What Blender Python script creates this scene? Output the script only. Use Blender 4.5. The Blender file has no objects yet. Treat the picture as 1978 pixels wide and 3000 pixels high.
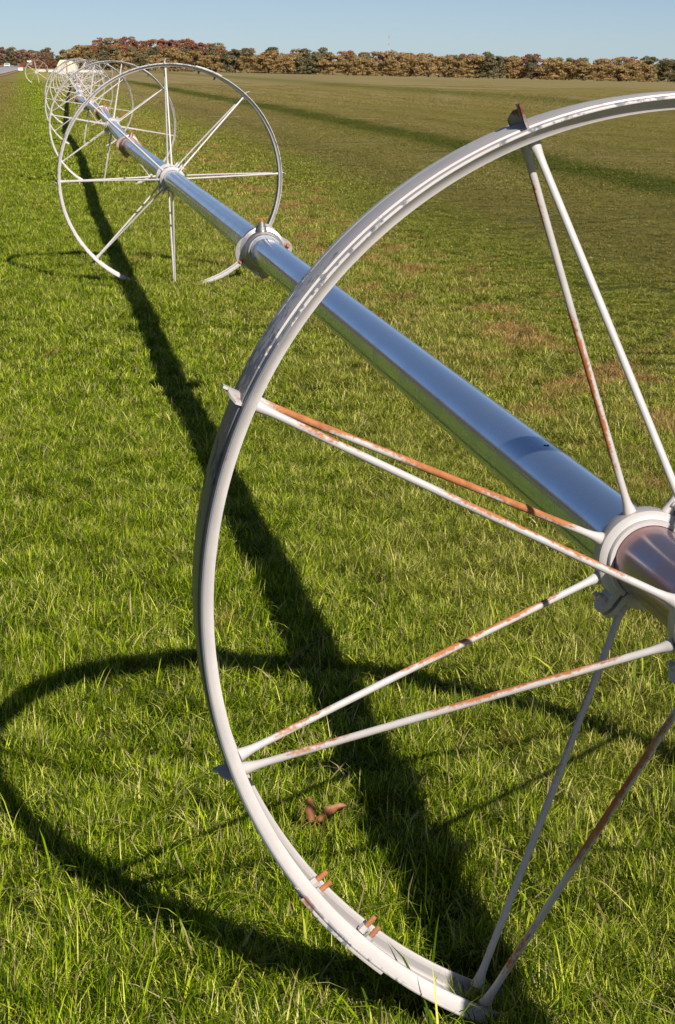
import bpy, bmesh, math, random
import numpy as np
from mathutils import Vector, Matrix
R_ = math.radians
sc = bpy.context.scene
col = sc.collection
random.seed(7)

# ------------------------------------------------------------------ camera
F_PX, PITCH, ROLL, CAM_H = 6279.7, 11.8891, 0.798, 1.6135
cam_d = bpy.data.cameras.new('camera')
cam_d.sensor_fit = 'HORIZONTAL'
cam_d.sensor_width = 36.0
cam_d.lens = F_PX / 1978 * 36.0
cam_d.clip_start, cam_d.clip_end = 0.1, 20000
cam_d.dof.use_dof = True
cam_d.dof.focus_distance = 4.6
cam_d.dof.aperture_fstop = 75
cam = bpy.data.objects.new('camera', cam_d)
col.objects.link(cam)
_P, _r = R_(PITCH), R_(ROLL)
fw = Vector((0, math.cos(_P), -math.sin(_P)))
rt = Vector((1, 0, 0))
up = rt.cross(fw)
rt2 = math.cos(_r) * rt + math.sin(_r) * up
up2 = -math.sin(_r) * rt + math.cos(_r) * up
m = Matrix((rt2, up2, -fw)).transposed().to_4x4()
m.translation = (0, 0, CAM_H)
cam.matrix_world = m
sc.camera = cam

# ------------------------------------------------------------------ light
SUN_AZ, SUN_EL = 155.0, 34.1
world = bpy.data.worlds.new('World')
sc.world = world
world.use_nodes = True
wn, wl = world.node_tree.nodes, world.node_tree.links
wn.clear()
sky = wn.new('ShaderNodeTexSky')
sky.sky_type = 'NISHITA'
sky.sun_disc = False
sky.sun_elevation = R_(SUN_EL)
sky.sun_rotation = R_(SUN_AZ)
sky.altitude = 500
sky.air_density = 0.42
sky.dust_density = 0.3
sky.ozone_density = 0.3
bg = wn.new('ShaderNodeBackground')
bg.inputs['Strength'].default_value = 0.064
wo = wn.new('ShaderNodeOutputWorld')
wl.new(sky.outputs[0], bg.inputs[0])
wl.new(bg.outputs[0], wo.inputs[0])
sd = bpy.data.lights.new('sun', 'SUN')
sd.energy = 5.0
sd.angle = R_(0.53)
sd.color = (1.0, 0.945, 0.86)
sun = bpy.data.objects.new('sun', sd)
col.objects.link(sun)
sv = Vector((math.sin(R_(SUN_AZ)) * math.cos(R_(SUN_EL)), math.cos(R_(SUN_AZ)) * math.cos(R_(SUN_EL)), math.sin(R_(SUN_EL))))
sun.rotation_euler = sv.to_track_quat('Z', 'Y').to_euler()
sun.location = sv * 50
sc.view_settings.view_transform = 'Standard'
sc.view_settings.look = 'None'
sc.view_settings.exposure = 0.2
sc.view_settings.gamma = 1.0
sc.view_settings.use_curve_mapping = False
sc.cycles.max_bounces = 8
sc.cycles.transparent_max_bounces = 8


# ------------------------------------------------------------------ helpers
def tag(o, label=None, cat=None, group=None, kind=None):
    if label: o['label'] = label
    if cat: o['category'] = cat
    if group: o['group'] = group
    if kind: o['kind'] = kind
    return o


def empty(name, loc=(0, 0, 0)):
    o = bpy.data.objects.new(name, None)
    o.location = loc
    o.empty_display_size = 0.2
    col.objects.link(o)
    return o


class MB:
    """collects vertices and faces, builds one mesh object"""
    def __init__(s): s.v, s.f, s.mi = [], [], []
    def add(s, vs, fs, mi=0):
        k = len(s.v)
        s.v += [tuple(a) for a in vs]
        s.f += [tuple(i + k for i in f) for f in fs]
        s.mi += [mi] * len(fs)
    def box(s, c, d, M=None, mi=0):
        x, y, z = [k / 2 for k in d]
        vs = [Vector((sx * x, sy * y, sz * z)) for sx in (-1, 1) for sy in (-1, 1) for sz in (-1, 1)]
        if M is not None: vs = [M @ v for v in vs]
        vs = [v + Vector(c) for v in vs]
        s.add(vs, [(0, 1, 3, 2), (4, 6, 7, 5), (0, 4, 5, 1), (2, 3, 7, 6), (0, 2, 6, 4), (1, 5, 7, 3)], mi)
    def tube(s, pts, rad, n=12, caps=True, mi=0):
        pts = [Vector(p) for p in pts]
        if not hasattr(rad, '__len__'): rad = [rad] * len(pts)
        rings = []
        ref = None
        for i, p in enumerate(pts):
            t = (pts[min(i + 1, len(pts) - 1)] - pts[max(i - 1, 0)]).normalized()
            if ref is None: ref = t.orthogonal().normalized()
            ref = (ref - ref.dot(t) * t).normalized()
            b = t.cross(ref)
            rings += [p + rad[i] * (math.cos(2 * math.pi * k / n) * ref + math.sin(2 * math.pi * k / n) * b) for k in range(n)]
        fs = []
        for i in range(len(pts) - 1):
            for k in range(n):
                fs.append((i * n + k, i * n + (k + 1) % n, (i + 1) * n + (k + 1) % n, (i + 1) * n + k))
        if caps:
            fs.append(tuple(range(n))[::-1])
            fs.append(tuple((len(pts) - 1) * n + k for k in range(n)))
        s.add(rings, fs, mi)
    def lathe(s, prof, n=48, closed=True, arc=None, mi=0):
        """prof: (axial, radius) revolved round local Y"""
        a0, a1 = arc if arc else (0, 2 * math.pi)
        full = arc is None
        m_ = n if full else n + 1
        vs = []
        for k in range(m_):
            a = a0 + (a1 - a0) * k / n
            vs += [(r * math.cos(a), y, r * math.sin(a)) for y, r in prof]
        p = len(prof)
        fs = []
        for k in range(n):
            k2 = (k + 1) % m_ if full else k + 1
            for j in range(p if closed else p - 1):
                j2 = (j + 1) % p
                fs.append((k * p + j, k2 * p + j, k2 * p + j2, k * p + j2))
        if not full and closed:
            fs.append(tuple(range(p)))
            fs.append(tuple(n * p + j for j in range(p))[::-1])
        s.add(vs, fs, mi)
    def build(s, name, mats, parent=None, smooth=True, angle=35):
        me = bpy.data.meshes.new(name)
        me.from_pydata(s.v, [], s.f)
        if not isinstance(mats, (list, tuple)): mats = [mats]
        for mt in mats: me.materials.append(mt)
        if len(mats) > 1: me.polygons.foreach_set('material_index', s.mi)
        bm = bmesh.new(); bm.from_mesh(me)
        bmesh.ops.recalc_face_normals(bm, faces=bm.faces)
        if smooth:
            for f in bm.faces: f.smooth = True
            for e in bm.edges:
                if len(e.link_faces) == 2 and e.calc_face_angle(0) > R_(angle): e.smooth = False
        bm.to_mesh(me); bm.free()
        o = bpy.data.objects.new(name, me)
        col.objects.link(o)
        if parent: o.parent = parent
        return o


# ------------------------------------------------------------------ materials
def new_mat(name):
    mt = bpy.data.materials.new(name)
    mt.use_nodes = True
    nt = mt.node_tree
    b = nt.nodes['Principled BSDF']
    return mt, nt, b, nt.nodes.new, nt.links.new


def mix_rgb(nt, fac, a, b):
    n = nt.nodes.new('ShaderNodeMix'); n.data_type = 'RGBA'
    for sock, val in ((n.inputs[0], fac), (n.inputs[6], a), (n.inputs[7], b)):
        if isinstance(val, bpy.types.NodeSocket): nt.links.new(val, sock)
        elif isinstance(val, (int, float)): sock.default_value = val
        else: sock.default_value = (*val, 1)
    return n.outputs[2]


def ramp(nt, src, stops):
    n = nt.nodes.new('ShaderNodeValToRGB')
    cr = n.color_ramp
    while len(cr.elements) > 1: cr.elements.remove(cr.elements[-1])
    for i, (p, c) in enumerate(stops):
        e = cr.elements[0] if i == 0 else cr.elements.new(p)
        e.position = p
        e.color = (*c, 1) if hasattr(c, '__len__') else (c, c, c, 1)
    nt.links.new(src, n.inputs[0])
    return n.outputs[0]


def noise(nt, vec, scale, detail=4, rough=0.55, vscale=None):
    n = nt.nodes.new('ShaderNodeTexNoise')
    n.inputs['Scale'].default_value = scale
    n.inputs['Detail'].default_value = detail
    n.inputs['Roughness'].default_value = rough
    if vscale:
        mp = nt.nodes.new('ShaderNodeMapping')
        mp.inputs['Scale'].default_value = vscale
        nt.links.new(vec, mp.inputs[0]); vec = mp.outputs[0]
    nt.links.new(vec, n.inputs['Vector'])
    return n.outputs[0]


def bump(nt, b, h, strength, dist):
    n = nt.nodes.new('ShaderNodeBump')
    n.inputs['Strength'].default_value = strength
    n.inputs['Distance'].default_value = dist
    nt.links.new(h, n.inputs['Height'])
    nt.links.new(n.outputs[0], b.inputs['Normal'])


def math_n(nt, op, a, b=None):
    n = nt.nodes.new('ShaderNodeMath'); n.operation = op
    for i, v in enumerate((a, b)):
        if v is None: continue
        if isinstance(v, bpy.types.NodeSocket): nt.links.new(v, n.inputs[i])
        else: n.inputs[i].default_value = v
    return n.outputs[0]


def painted(name, base, rust, scale=22, vscale=None, flake=0.0, tread=False, streak=False, dark=1.0):
    """white painted steel; rust = 0..1 share of the surface that shows rust"""
    mt, nt, b, N, L = new_mat(name)
    geo = N('ShaderNodeTexCoord').outputs['Object']
    n1 = noise(nt, geo, scale, 6, 0.62, vscale)
    n0 = noise(nt, geo, 3.1, 2, 0.5)
    s_ = math_n(nt, 'ADD', n1, math_n(nt, 'MULTIPLY', math_n(nt, 'SUBTRACT', n0, 0.5), 0.45))
    t = 0.78 - 0.36 * rust
    if streak:      # rust runs in streaks along the rod, heaviest on its weather side
        sx = N('ShaderNodeSeparateXYZ'); L(geo, sx.inputs[0])
        nx = N('ShaderNodeSeparateXYZ'); L(N('ShaderNodeTexCoord').outputs['Normal'], nx.inputs[0])
        foot = ramp(nt, math_n(nt, 'ABSOLUTE', math_n(nt, 'SUBTRACT', sx.outputs[2], 0.36)), [(0.27, 0.0), (0.33, 0.30)])
        side = math_n(nt, 'SUBTRACT', math_n(nt, 'MULTIPLY', nx.outputs[0], 0.085), foot)
        st = noise(nt, geo, 30, 5, 0.7, (1, 1, 0.09))
        n2 = noise(nt, geo, 150, 3, 0.6)
        s_ = math_n(nt, 'ADD', math_n(nt, 'ADD', math_n(nt, 'MULTIPLY', st, 0.72), math_n(nt, 'MULTIPLY', n2, 0.24)), math_n(nt, 'ADD', side, math_n(nt, 'MULTIPLY', math_n(nt, 'SUBTRACT', n0, 0.5), 0.95)))
        t = 0.80 - 0.34 * rust
    if tread:
        sx = N('ShaderNodeSeparateXYZ'); L(geo, sx.inputs[0])
        rad = math_n(nt, 'SQRT', math_n(nt, 'ADD', math_n(nt, 'MULTIPLY', sx.outputs[0], sx.outputs[0]), math_n(nt, 'MULTIPLY', sx.outputs[2], sx.outputs[2])))
        tm = ramp(nt, math_n(nt, 'SUBTRACT', rad, 0.790), [(0.0052, 0.0), (0.0068, 1.0)])
        ay = math_n(nt, 'ABSOLUTE', sx.outputs[1])
        g1 = ramp(nt, math_n(nt, 'ABSOLUTE', math_n(nt, 'SUBTRACT', ay, 0.052)), [(0.0, 0.045), (0.010, 0.0)])
        g2 = ramp(nt, math_n(nt, 'ABSOLUTE', math_n(nt, 'SUBTRACT', ay, 0.080)), [(0.0, 0.14), (0.007, 0.0)])
        wear = math_n(nt, 'ADD', g1, g2)
        if tread == 'worn':     # side away from the sun: worn paint, plus its shade painted in darker
            wn_shade = ramp(nt, math_n(nt, 'ADD', math_n(nt, 'MULTIPLY', sx.outputs[0], -1.0), math_n(nt, 'MULTIPLY', noise(nt, geo, 6, 3), 0.15)), [(0.66, 0.0), (0.86, 0.36)])
            wear_shade = math_n(nt, 'ADD', wear, wn_shade)
        else: wear_shade = wear
        s_ = math_n(nt, 'ADD', math_n(nt, 'MULTIPLY', s_, ramp(nt, tm, [(0, 0.86), (1, 1.0)])), math_n(nt, 'MULTIPLY', wear, 0.55))
    mask = ramp(nt, s_, [(max(t - 0.05, 0), 0.0), (t + 0.03, 1.0)])
    dirt = noise(nt, geo, 9, 5, 0.6)
    pc = mix_rgb(nt, ramp(nt, dirt, [(0.38, 0), (0.72, 0.75)]), base, tuple(c * 0.74 for c in base))
    rc = mix_rgb(nt, noise(nt, geo, 60, 3), tuple(q * dark for q in (0.20, 0.052, 0.020)), tuple(q * dark for q in (0.62, 0.25, 0.09)))
    c = mix_rgb(nt, mask, pc, rc)
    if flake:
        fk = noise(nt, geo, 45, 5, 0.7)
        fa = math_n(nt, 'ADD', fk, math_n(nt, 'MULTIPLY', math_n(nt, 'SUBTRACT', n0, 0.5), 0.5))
        if tread: fa = math_n(nt, 'ADD', fa, wear_shade)
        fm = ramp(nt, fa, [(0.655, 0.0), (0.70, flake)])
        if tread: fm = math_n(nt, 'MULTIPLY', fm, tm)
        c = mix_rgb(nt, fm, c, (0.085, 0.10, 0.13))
    if tread:   # inner channel floor mixed towards a darker grey
        inn_ = math_n(nt, 'MULTIPLY', ramp(nt, ay, [(0.050, 0.75), (0.0535, 0.0)]), math_n(nt, 'SUBTRACT', 1.0, tm))
        c = mix_rgb(nt, inn_, c, mix_rgb(nt, dirt, (0.18, 0.16, 0.15), (0.34, 0.31, 0.30)))
    L(c, b.inputs['Base Color'])
    L(ramp(nt, mask, [(0, 0.42), (1, 0.85)]), b.inputs['Roughness'])
    bump(nt, b, math_n(nt, 'ADD', mask, math_n(nt, 'MULTIPLY', dirt, 0.5)), 0.35, 0.0012)
    return mt


WHITE = (0.60, 0.555, 0.535)
M_rim_worn_shade = painted('white rim paint with worn tread and painted shade', WHITE, 0.20, 16, None, 0.85, tread='worn')
M_rim = painted('white rim paint', WHITE, 0.20, 16, None, 0.75, tread=True)
M_spoke = [painted('white spoke paint clean', WHITE, 0.14, 20, streak=True),
           painted('white spoke paint rust specks', WHITE, 0.62, 26, streak=True),
           painted('white spoke paint rusty', WHITE, 0.88, 20, streak=True)]
M_spoke.append(painted('spoke rusted right through its paint', WHITE, 1.28, 20, streak=True))
M_hub = painted('white hub paint', (0.58, 0.545, 0.53), 0.12, 22)
M_rust = painted('rusty steel', (0.42, 0.18, 0.08), 0.85, 30)
M_lug = painted('rusty white cleat', (0.62, 0.57, 0.55), 0.50, 26)
M_lugdark = painted('dark rusted cleat', (0.30, 0.26, 0.25), 0.85, 34, dark=0.45)
M_farwheel = painted('far wheel paint', WHITE, 0.2, 3)


def aluminium(name, col_, rough, red=0.0, bloom=0.15, oxide=(0.33, 0.46, 0.68)):
    mt, nt, b, N, L = new_mat(name)
    geo = N('ShaderNodeTexCoord').outputs['Object']
    st = noise(nt, geo, 5, 4, 0.6, (12, 0.6, 12))
    bl = noise(nt, geo, 3.5, 5, 0.65)
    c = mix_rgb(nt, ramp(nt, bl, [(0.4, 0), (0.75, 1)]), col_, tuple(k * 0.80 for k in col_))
    if red:
        c = mix_rgb(nt, ramp(nt, bl, [(0.45, 0.0), (0.7, red)]), c, (0.42, 0.20, 0.15))
        if red > 0.8 and bloom > 0.3:     # heat stain beside the collar
            sy = N('ShaderNodeSeparateXYZ'); L(geo, sy.inputs[0])
            st_ = math_n(nt, 'ADD', sy.outputs[1], math_n(nt, 'MULTIPLY', bl, 0.10))
            c = mix_rgb(nt, ramp(nt, st_, [(0.10, 0.0), (0.22, 0.9)]), c, (0.40, 0.13, 0.09))
    sp = noise(nt, geo, 260, 1, 0.5)
    c = mix_rgb(nt, ramp(nt, sp, [(0.74, 0), (0.78, 0.8)]), c, (0.9, 0.9, 0.9))
    L(c, b.inputs['Base Color'])
    b.inputs['Metallic'].default_value = 1.0
    L(ramp(nt, math_n(nt, 'MULTIPLY', math_n(nt, 'ADD', st, bl), 0.5), [(0.3, rough * 0.75), (0.7, rough * 1.35)]), b.inputs['Roughness'])
    bump(nt, b, bl, 0.02, 0.01)
    b2 = N('ShaderNodeBsdfPrincipled')
    L(mix_rgb(nt, 0.75, c, oxide), b2.inputs['Base Color']); b2.inputs['Metallic'].default_value = 0.45; b2.inputs['Roughness'].default_value = 0.55
    mx = N('ShaderNodeMixShader')
    L(ramp(nt, bl, [(0.3, bloom * 0.8), (0.7, bloom * 1.25)]), mx.inputs[0])
    L(b.outputs[0], mx.inputs[1]); L(b2.outputs[0], mx.inputs[2])
    L(mx.outputs[0], nt.nodes['Material Output'].inputs['Surface'])
    return mt


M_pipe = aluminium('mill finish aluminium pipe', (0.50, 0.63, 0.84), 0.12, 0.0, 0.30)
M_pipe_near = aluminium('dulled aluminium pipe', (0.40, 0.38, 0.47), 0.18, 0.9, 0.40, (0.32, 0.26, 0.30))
M_cast = aluminium('cast aluminium coupler', (0.55, 0.52, 0.50), 0.42, oxide=(0.42, 0.38, 0.36))
M_castred = aluminium('stained cast coupler', (0.55, 0.42, 0.38), 0.5, 0.85, 0.3, (0.42, 0.27, 0.22))


def simple(name, c, rough=0.6, metal=0.0, var=0.15, scale=6):
    mt, nt, b, N, L = new_mat(name)
    geo = N('ShaderNodeTexCoord').outputs['Object']
    cc = mix_rgb(nt, noise(nt, geo, scale, 4), tuple(k * (1 - var) for k in c), tuple(min(1, k * (1 + var)) for k in c))
    L(cc, b.inputs['Base Color'])
    b.inputs['Roughness'].default_value = rough
    b.inputs['Metallic'].default_value = metal
    return mt


# ------------------------------------------------------------------ terrain
def sstep(a, b, x):
    t = np.clip((x - a) / (b - a), 0, 1)
    return t * t * (3 - 2 * t)


def gz(x, y):
    x, y = np.asarray(x, float), np.asarray(y, float)
    yy = np.maximum(y - 45, 0)
    drop = sstep(0, 60, yy) * (1.35e-3 * yy + 4.9e-6 * np.minimum(yy, 780) ** 2)
    lat = sstep(160, 520, y) * 0.0085 * np.clip(x, -300, 300)
    rise = sstep(845, 985, y) * (7.0 * sstep(50, -60, x) * sstep(-116, -100, x) + 1.4)
    und = 0.012 * np.sin(x * 1.9 + 1) * np.sin(y * 1.3) * sstep(4, 9, y)
    return 0.028 - drop - lat + rise + und


# direction of the wheel line and its left/right offset
LX0, LY0 = 0.567, 3.451
LD = Vector((-0.146, 0.9893))


def vofs(x, y):
    return (x - LX0) * 0.9893 + (y - LY0) * 0.146


def build_ground():
    ys = list(np.arange(-8, 12, 0.5)) + list(np.arange(12, 60, 1.5)) + list(np.arange(60, 200, 5)) + list(np.arange(200, 1100, 20)) + [1300, 1800, 3000, 6000, 12000]
    xs = sorted(set([0] + [sg * v for sg in (-1, 1) for v in list(np.arange(0.5, 8, 0.5)) + list(np.arange(8, 40, 2)) + list(np.arange(40, 320, 10)) + [400, 700, 1500, 4000, 9000]]))
    X, Y = np.meshgrid(xs, ys)
    Z = gz(X, Y)
    b = MB()
    nx = len(xs)
    b.v = list(zip(X.ravel().tolist(), Y.ravel().tolist(), Z.ravel().tolist()))
    b.f = [(j * nx + i, j * nx + i + 1, (j + 1) * nx + i + 1, (j + 1) * nx + i) for j in range(len(ys) - 1) for i in range(nx - 1)]
    b.mi = [0] * len(b.f)
    return b


def grass_colour(nt, blade):
    """colour of the turf at a world position: lush strip, worn tan patches, olive mown field with bands along the line"""
    N, L = nt.nodes.new, nt.links.new
    pos = N('ShaderNodeNewGeometry').outputs['Position']
    sep = N('ShaderNodeSeparateXYZ'); L(pos, sep.inputs[0])
    x, y = sep.outputs[0], sep.outputs[1]
    v = math_n(nt, 'ADD', math_n(nt, 'MULTIPLY', math_n(nt, 'SUBTRACT', x, LX0), 0.9893), math_n(nt, 'MULTIPLY', math_n(nt, 'SUBTRACT', y, LY0), 0.146))
    wob = noise(nt, pos, 0.25, 3)
    vw = math_n(nt, 'ADD', v, math_n(nt, 'MULTIPLY', math_n(nt, 'SUBTRACT', wob, 0.5), 0.9))
    if blade:
        at = N('ShaderNodeAttribute'); at.attribute_name = 'rnd'
        rs = N('ShaderNodeSeparateColor'); L(at.outputs['Color'], rs.inputs[0])
        r1, dry, tip = rs.outputs[0], rs.outputs[1], rs.outputs[2]
        lush = ramp(nt, r1, [(0.0, (0.016, 0.045, 0.0005)), (0.26, (0.110, 0.200, 0.0015)), (0.56, (0.350, 0.480, 0.003)), (0.82, (0.74, 0.80, 0.05)), (1.0, (0.95, 0.86, 0.30))])
        olive = ramp(nt, r1, [(0.0, (0.105, 0.115, 0.014)), (0.4, (0.265, 0.245, 0.040)), (0.8, (0.420, 0.350, 0.095)), (1.0, (0.60, 0.48, 0.19))])
    else:
        r1 = noise(nt, pos, 55, 3, 0.7)
        r2 = noise(nt, pos, 1.6, 6, 0.75)
        rr = math_n(nt, 'ADD', math_n(nt, 'MULTIPLY', r1, 0.5), math_n(nt, 'MULTIPLY', r2, 0.5))
        lush = ramp(nt, rr, [(0.36, (0.17, 0.195, 0.010)), (0.62, (0.33, 0.345, 0.030))])
        olive = ramp(nt, rr, [(0.36, (0.22, 0.175, 0.072)), (0.62, (0.34, 0.265, 0.125))])
    if blade:
        far2 = ramp(nt, math_n(nt, 'DIVIDE', y, 160.0), [(0.12, 0.0), (0.7, 0.62)])
        olive = mix_rgb(nt, far2, olive, (0.56, 0.43, 0.19))
    # olive field to the right of the line, and the dull verge far to the left
    f_r = ramp(nt, math_n(nt, 'DIVIDE', vw, 20.0), [(0.09, 0.0), (0.20, 1.0)])
    f_l = ramp(nt, math_n(nt, 'DIVIDE', math_n(nt, 'MULTIPLY', vw, -1.0), 20.0), [(0.03, 0.0), (0.09, 0.9)])
    c = mix_rgb(nt, f_r, lush, olive)
    far = ramp(nt, math_n(nt, 'DIVIDE', y, 120.0), [(0.15, 0.0), (0.5, 1.0)])
    c = mix_rgb(nt, math_n(nt, 'MULTIPLY', f_l, far), c, mix_rgb(nt, 0.5, olive, (0.26, 0.185, 0.060)))
    # mowing bands parallel to the line
    bn = N('ShaderNodeTexNoise'); bn.noise_dimensions = '2D'
    cb = N('ShaderNodeCombineXYZ')
    L(math_n(nt, 'MULTIPLY', vw, 0.16), cb.inputs[0]); L(math_n(nt, 'MULTIPLY', y, 0.006), cb.inputs[1])
    L(cb.outputs[0], bn.inputs['Vector'])
    bn.inputs['Scale'].default_value = 1.6; bn.inputs['Detail'].default_value = 3
    band = ramp(nt, bn.outputs[0], [(0.42, 0.0), (0.60, 1.0)])
    # one stronger green track
    tr = ramp(nt, math_n(nt, 'ABSOLUTE', math_n(nt, 'SUBTRACT', vw, 7.4)), [(0.35, 0.8), (1.9, 0.0)])
    tr = math_n(nt, 'MAXIMUM', math_n(nt, 'MULTIPLY', tr, 1.1), ramp(nt, math_n(nt, 'DIVIDE', math_n(nt, 'ABSOLUTE', math_n(nt, 'SUBTRACT', vw, 24.0)), 10.0), [(0.1, 0.5), (0.5, 0.0)]))
    rows = math_n(nt, 'SINE', math_n(nt, 'MULTIPLY', v, 3.2))
    tr = math_n(nt, 'MAXIMUM', tr, math_n(nt, 'MULTIPLY', math_n(nt, 'ADD', rows, 0.2), 0.16))
    g2 = ramp(nt, r1, [(0.0, (0.045, 0.075, 0.005)), (1.0, (0.150, 0.170, 0.022))])
    tan_ = ramp(nt, r1, [(0.0, (0.26, 0.195, 0.080)), (1.0, (0.50, 0.375, 0.18))])
    fb = math_n(nt, 'MULTIPLY', f_r, band)
    c = mix_rgb(nt, math_n(nt, 'MULTIPLY', fb, 0.55), c, tan_)
    c = mix_rgb(nt, math_n(nt, 'MULTIPLY', f_r, tr), c, g2)
    # worn dry patches, mostly along the edge of the strip
    pn = noise(nt, pos, 2.3, 5, 0.65, (1, 0.5, 1))
    edge = ramp(nt, math_n(nt, 'DIVIDE', math_n(nt, 'ABSOLUTE', math_n(nt, 'SUBTRACT', v, 1.9)), 10.0), [(0.0, 0.15), (0.15, 0.0)])
    near = ramp(nt, math_n(nt, 'DIVIDE', math_n(nt, 'ABSOLUTE', math_n(nt, 'SUBTRACT', v, 0.5)), 10.0), [(0.0, 0.03), (0.20, 0.0)])
    pt = ramp(nt, math_n(nt, 'ADD', math_n(nt, 'ADD', pn, edge), near), [(0.64, 0.0), (0.75, 0.85)])
    straw = ramp(nt, r1, [(0.0, (0.34, 0.19, 0.055)), (1.0, (0.80, 0.48, 0.22))])
    # thin, sun bleached turf beside and beyond the pipe
    bl_ = ramp(nt, math_n(nt, 'DIVIDE', math_n(nt, 'ABSOLUTE', math_n(nt, 'SUBTRACT', v, 1.35)), 10.0), [(0.06, 1.0), (0.17, 0.0)])
    bn2 = ramp(nt, noise(nt, pos, 1.2, 4, 0.65), [(0.32, 0.25), (0.62, 1.0)])
    bleach = ramp(nt, r1, [(0.0, (0.10, 0.095, 0.012)), (0.4, (0.33, 0.30, 0.045)), (1.0, (0.90, 0.72, 0.30))])
    c = mix_rgb(nt, math_n(nt, 'MULTIPLY', math_n(nt, 'MULTIPLY', bl_, bn2), 0.72), c, bleach)
    c = mix_rgb(nt, pt, c, straw)
    # slow greener / yellower drift
    dr = noise(nt, pos, 0.7, 3)
    c = mix_rgb(nt, ramp(nt, dr, [(0.4, 0.0), (0.7, 0.35)]), c, mix_rgb(nt, 0.5, c, (0.20, 0.19, 0.03)))
    if blade:
        c = mix_rgb(nt, dry, c, mix_rgb(nt, r1, (0.36, 0.27, 0.10), (0.56, 0.46, 0.24)))
    return c, pos, v, y


mt, nt, b, N, L = new_mat('turf soil')
c, pos, v_, y_ = grass_colour(nt, False)
nearf = ramp(nt, math_n(nt, 'DIVIDE', y_, 100.0), [(0.10, 1.0), (0.55, 0.0)])
soil = mix_rgb(nt, noise(nt, pos, 30, 4), (0.030, 0.045, 0.006), (0.085, 0.095, 0.02))
c = mix_rgb(nt, nearf, c, soil)
L(c, b.inputs['Base Color'])
b.inputs['Roughness'].default_value = 0.95
b.inputs['Specular IOR Level'].default_value = 0.1
bump(nt, b, noise(nt, pos, 9, 8, 0.85), 0.6, 0.06)
M_ground = mt

mt, nt, b, N, L = new_mat('grass blade')
c, pos, v_, y_ = grass_colour(nt, True)
L(c, b.inputs['Base Color'])
b.inputs['Roughness'].default_value = 0.5
b.inputs['Specular IOR Level'].default_value = 0.14
tl = N('ShaderNodeBsdfTranslucent')
L(mix_rgb(nt, 0.35, c, (0.22, 0.36, 0.004)), tl.inputs['Color'])
mx = N('ShaderNodeMixShader'); mx.inputs[0].default_value = 0.366
L(b.outputs[0], mx.inputs[1]); L(tl.outputs[0], mx.inputs[2])
L(mx.outputs[0], nt.nodes['Material Output'].inputs['Surface'])
M_blade = mt

tag(build_ground().build('ground', M_ground), kind='structure')


# ------------------------------------------------------------------ grass
def blade_patch(name, size, n, h, w, bend, seed, dry=0.075, clump=0.8):
    rng = np.random.default_rng(seed)
    # tussocky spread: points gather round random centres
    nc = max(4, int(size * size * 130))
    cc = rng.uniform(-size / 2, size / 2, (nc, 2))
    pick = rng.integers(0, nc, n)
    g = cc[pick] + rng.normal(0, 0.024, (n, 2))
    u = rng.uniform(-size / 2, size / 2, (n, 2))
    sel = rng.random(n) < clump
    P = np.where(sel[:, None], g, u)
    P = (P + size / 2) % size - size / 2
    ch = rng.uniform(0.6, 1.4, nc)
    H = h * rng.lognormal(0, 0.24, n) * np.where(sel, ch[pick], 0.85)
    W = w * rng.uniform(0.6, 1.35, n)
    az = rng.uniform(0, 2 * np.pi, n)
    lean = 0.2 + (bend - 0.2) * rng.random(n) ** 0.85
    face = az + np.pi / 2 + rng.normal(0, 0.5, n)
    dx, dy = np.cos(az), np.sin(az)
    fx, fy = np.cos(face) * W / 2, np.sin(face) * W / 2
    verts = np.zeros((n, 7, 3))
    ts, ws = [0.0, 0.4, 0.75], [0.8, 1.0, 0.65]
    for k, (t, wk) in enumerate(zip(ts, ws)):
        ox = dx * np.minimum(lean, 1.2) * H * t ** 1.5
        oy = dy * np.minimum(lean, 1.2) * H * t ** 1.5
        z = H * t * (1 - np.minimum(0.35 * lean, 0.62) * t) - 0.004
        verts[:, 2 * k, 0] = P[:, 0] + ox - fx * wk; verts[:, 2 * k, 1] = P[:, 1] + oy - fy * wk; verts[:, 2 * k, 2] = z
        verts[:, 2 * k + 1, 0] = P[:, 0] + ox + fx * wk; verts[:, 2 * k + 1, 1] = P[:, 1] + oy + fy * wk; verts[:, 2 * k + 1, 2] = z
    verts[:, 6, 0] = P[:, 0] + dx * np.minimum(lean, 1.2) * H; verts[:, 6, 1] = P[:, 1] + dy * np.minimum(lean, 1.2) * H; verts[:, 6, 2] = H * (1 - np.minimum(0.45 * lean, 0.78))
    base = (np.arange(n) * 7)[:, None]
    q = np.concatenate([base + np.array([0, 1, 3, 2]), base + np.array([2, 3, 5, 4])], 1).reshape(-1, 4)
    t3 = base + np.array([4, 5, 6])
    me = bpy.data.meshes.new(name)
    nq, ntri = len(q), len(t3)
    me.vertices.add(n * 7); me.vertices.foreach_set('co', verts.ravel())
    me.loops.add(nq * 4 + ntri * 3)
    me.loops.foreach_set('vertex_index', np.concatenate([q.ravel(), t3.ravel()]))
    me.polygons.add(nq + ntri)
    me.polygons.foreach_set('loop_start', np.concatenate([np.arange(nq) * 4, nq * 4 + np.arange(ntri) * 3]))
    me.polygons.foreach_set('loop_total', np.concatenate([np.full(nq, 4), np.full(ntri, 3)]))
    me.update(calc_edges=True)
    r = np.zeros((n, 7, 4)); r[..., 3] = 1
    ct = rng.uniform(-0.22, 0.22, nc)
    r[..., 0] = np.clip(rng.random(n) ** 1.35 + np.where(sel, ct[pick], -0.1), 0, 1)[:, None]
    r[..., 1] = (rng.random(n) < dry)[:, None]
    a = me.color_attributes.new('rnd', 'FLOAT_COLOR', 'POINT')
    a.data.foreach_set('color', r.ravel())
    me.materials.append(M_blade)
    return bpy.data.objects.new(name, me)


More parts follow.
